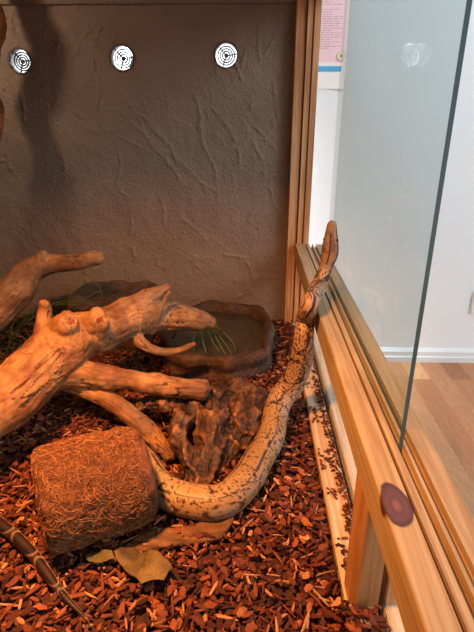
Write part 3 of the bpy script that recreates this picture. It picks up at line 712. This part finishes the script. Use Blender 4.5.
for (a, b_, c) in [((208, 325), (225, 340), (233, 357)), ((205, 326), (213, 345), (222, 355)), ((200, 328), (203, 345), (208, 356)), ((212, 325), (235, 338), (236, 352)), ((196, 330), (190, 345), (196, 352)), ((210, 326), (222, 350), (228, 358)), ((202, 327), (212, 338), (218, 350))]:
    g.append((atZ(*a, .075), atZ(*b_, .080), atZ(*c, .052), .0045))
blades('grass_tuft', g, 'green grass blades hanging over the dark water bowl', (.11, .15, .04))
g = []
for i in range(46):
    x = rg.uniform(-60, 75); y = rg.uniform(335, 390); a = atY(x, y+15, rg.uniform(.92, 1.02)); l = rg.uniform(-60, 60); h = rg.uniform(15, 65)
    g.append((a, atY(x+l*.4, y-h, a.y), atY(x+l, y-h*.55, a.y+.02), rg.uniform(.0015, .0035)))
for (a, b_, c) in [((20, 330), (60, 285), (112, 312)), ((0, 345), (45, 285), (100, 305)), ((60, 310), (100, 255), (103, 305)), ((70, 315), (112, 270), (100, 310)), ((-20, 320), (0, 285), (22, 277)), ((-20, 310), (5, 290), (18, 280)), ((-10, 340), (40, 300), (75, 305)), ((-20, 345), (10, 345), (22, 352))]:
    g.append((atY(*a, 1.0), atY(*b_, 1.0), atY(*c, 1.0), .0035))
blades('grass_tuft', g, 'dark green grass clump growing behind the driftwood at the left', (.055, .085, .025))

# ------------------------------------------------------------------ bark chip substrate
def ground(x, y):
    z = .004*noise.noise(Vector((x*7, y*7, 1)))+.002*noise.noise(Vector((x*25, y*25, 4)))
    z += .018*math.exp(-(((x+.40)/.16)**2+((y-.80)/.12)**2))      # low heap below the driftwood
    hc = atZ(168, 458, 0); z -= .035*math.exp(-(((x-hc.x)/.03)**2+((y-hc.y)/.04)**2))  # dip shaped beside the root so the gap falls into shade
    return z-.004
rc = random.Random(5)
v = []; f = []; cc = []
nx, ny = 150, 180
for j in range(ny+1):
    for i in range(nx+1):
        x = -.975+(.975+RX0-.001)*i/nx; y = -.25+(YW+.24)*j/ny
        v.append((x, y, ground(x, y)-.003+.003*noise.noise(Vector((x*110, y*110, 0))))); cc.append((.06, .018, .010))
for j in range(ny):
    for i in range(nx): a = j*(nx+1)+i; f.append((a, a+1, a+nx+2, a+nx+1))
pal = [((.075, .020, .011), 24), ((.13, .036, .018), 30), ((.19, .055, .026), 24), ((.27, .088, .038), 11), ((.38, .15, .065), 5), ((.55, .30, .15), 2.6), ((.040, .013, .009), 14)]
pw = sum(q[1] for q in pal)
def pick():
    r = rc.random()*pw
    for c, w_ in pal:
        r -= w_
        if r <= 0: break
    k = rc.uniform(.75, 1.25); return [c[0]*k*.88, c[1]*k*.76, c[2]*k*.68]
def chip(x, y, z, ln, wd, th, yaw, tilt, roll, pale=False):
    col = [h*rc.uniform(.9, 1.1) for h in (.46, .22, .10)] if pale else pick(); n = rc.choice((5, 6, 7)); o = len(v); pts_ = []
    ph = rc.random()*6
    for k in range(n):
        a = 2*math.pi*(k+rc.uniform(-.25, .25))/n+ph; e = 1 if rc.random() < .6 else 1.15
        pts_.append((math.copysign(abs(math.cos(a))**.8, math.cos(a))*ln/2*e, math.copysign(abs(math.sin(a))**.9, math.sin(a))*wd/2*rc.uniform(.75, 1.1)))
    Rm = (Matrix.Rotation(yaw, 3, 'Z') @ Matrix.Rotation(tilt, 3, 'Y') @ Matrix.Rotation(roll, 3, 'X')); c0 = Vector((x, y, z))
    bend = rc.uniform(-.12, .12)
    for zz, sc in ((-th/2, .92), (th*.25, 1), (th/2, .78)):
        for (a, b_) in pts_:
            q = c0+Rm @ Vector((a*sc, b_*sc, zz+bend*a*a/ln*4*.5)); v.append(q); k = 1 if zz < 0 else rc.uniform(.85, 1.15); cc.append([h*k for h in col])
    for L_ in (0, 1):
        for k in range(n): f.append((o+L_*n+k, o+L_*n+(k+1) % n, o+(L_+1)*n+(k+1) % n, o+(L_+1)*n+k))
    f.append(tuple(o+2*n+k for k in range(n))); f.append(tuple(o+n-1-k for k in range(n)))
cnt = 0
while cnt < 21000:
    y = .16+(YW-.165)*rc.random()**.85; x = rc.uniform(-.93, RX0-.004)
    if x < -.60*y-.12: 
        if rc.random() < .8: continue
    big = rc.random()
    ln = rc.uniform(.008, .017) if big < .80 else rc.uniform(.016, .034)
    wd = ln*rc.uniform(.28, .75) if big < .7 else rc.uniform(.002, .0045)
    if big > .97: wd = rc.uniform(.006, .011)
    th = rc.uniform(.0012, .0032)
    pale = wd < .0046 and ln > .013 and rc.random() < .3
    if x+ln/2 > RX0-.001: x = RX0-.003-ln/2
    if y+ln/2 > YW-.004: y = YW-.006-ln/2
    chip(x, y, ground(x, y)+rc.uniform(.0, .0125), ln, wd, th, rc.random()*6.28, rc.gauss(0, .24), rc.gauss(0, .34), pale); cnt += 1
# spill on the base rail
for k in range(520):
    y = rc.choice((rc.uniform(.43, .9), rc.uniform(.43, 1.15))); m_ = noise.noise(Vector((y*16, 2, 0)))
    e = rc.random()**2.2*(.028 if m_ > 0 else .010); x = .1475-e; ln = rc.uniform(.003, .009)
    chip(x-ln*.2, y, .0078+rc.random()*(.006 if e < .008 else .0015), ln, ln*.5, .002, rc.random()*6.28, rc.gauss(0, .15), rc.gauss(0, .2))
for k in range(90):   # heap at the foot of the mullion
    a = rc.random(); x = rc.uniform(.112, .147); y = rc.uniform(.335, .398); ln = rc.uniform(.008, .02)
    chip(x, y-ln*.3, .009+rc.random()*.018*(1-abs(y-.38)*15), ln*.9, ln*.45, .003, rc.random()*6.28, rc.gauss(0, .3), rc.gauss(0, .4))
for k in range(60):   # clump pushed up at the far corner by the post
    y = rc.uniform(.9, 1.2); x = rc.uniform(.098, .118); ln = rc.uniform(.006, .014)
    chip(x, y, .012+rc.random()*.01, ln, ln*.5, .003, rc.random()*6.28, rc.gauss(0, .3), rc.gauss(0, .4))
mu = raw('bark_mulch', v, f, M['mulch'], None, False); setcol(mu.data, 'tint', cc)
tag(mu, 'reddish brown bark chip bedding covering the terrarium floor', 'bark chips', kind='stuff')
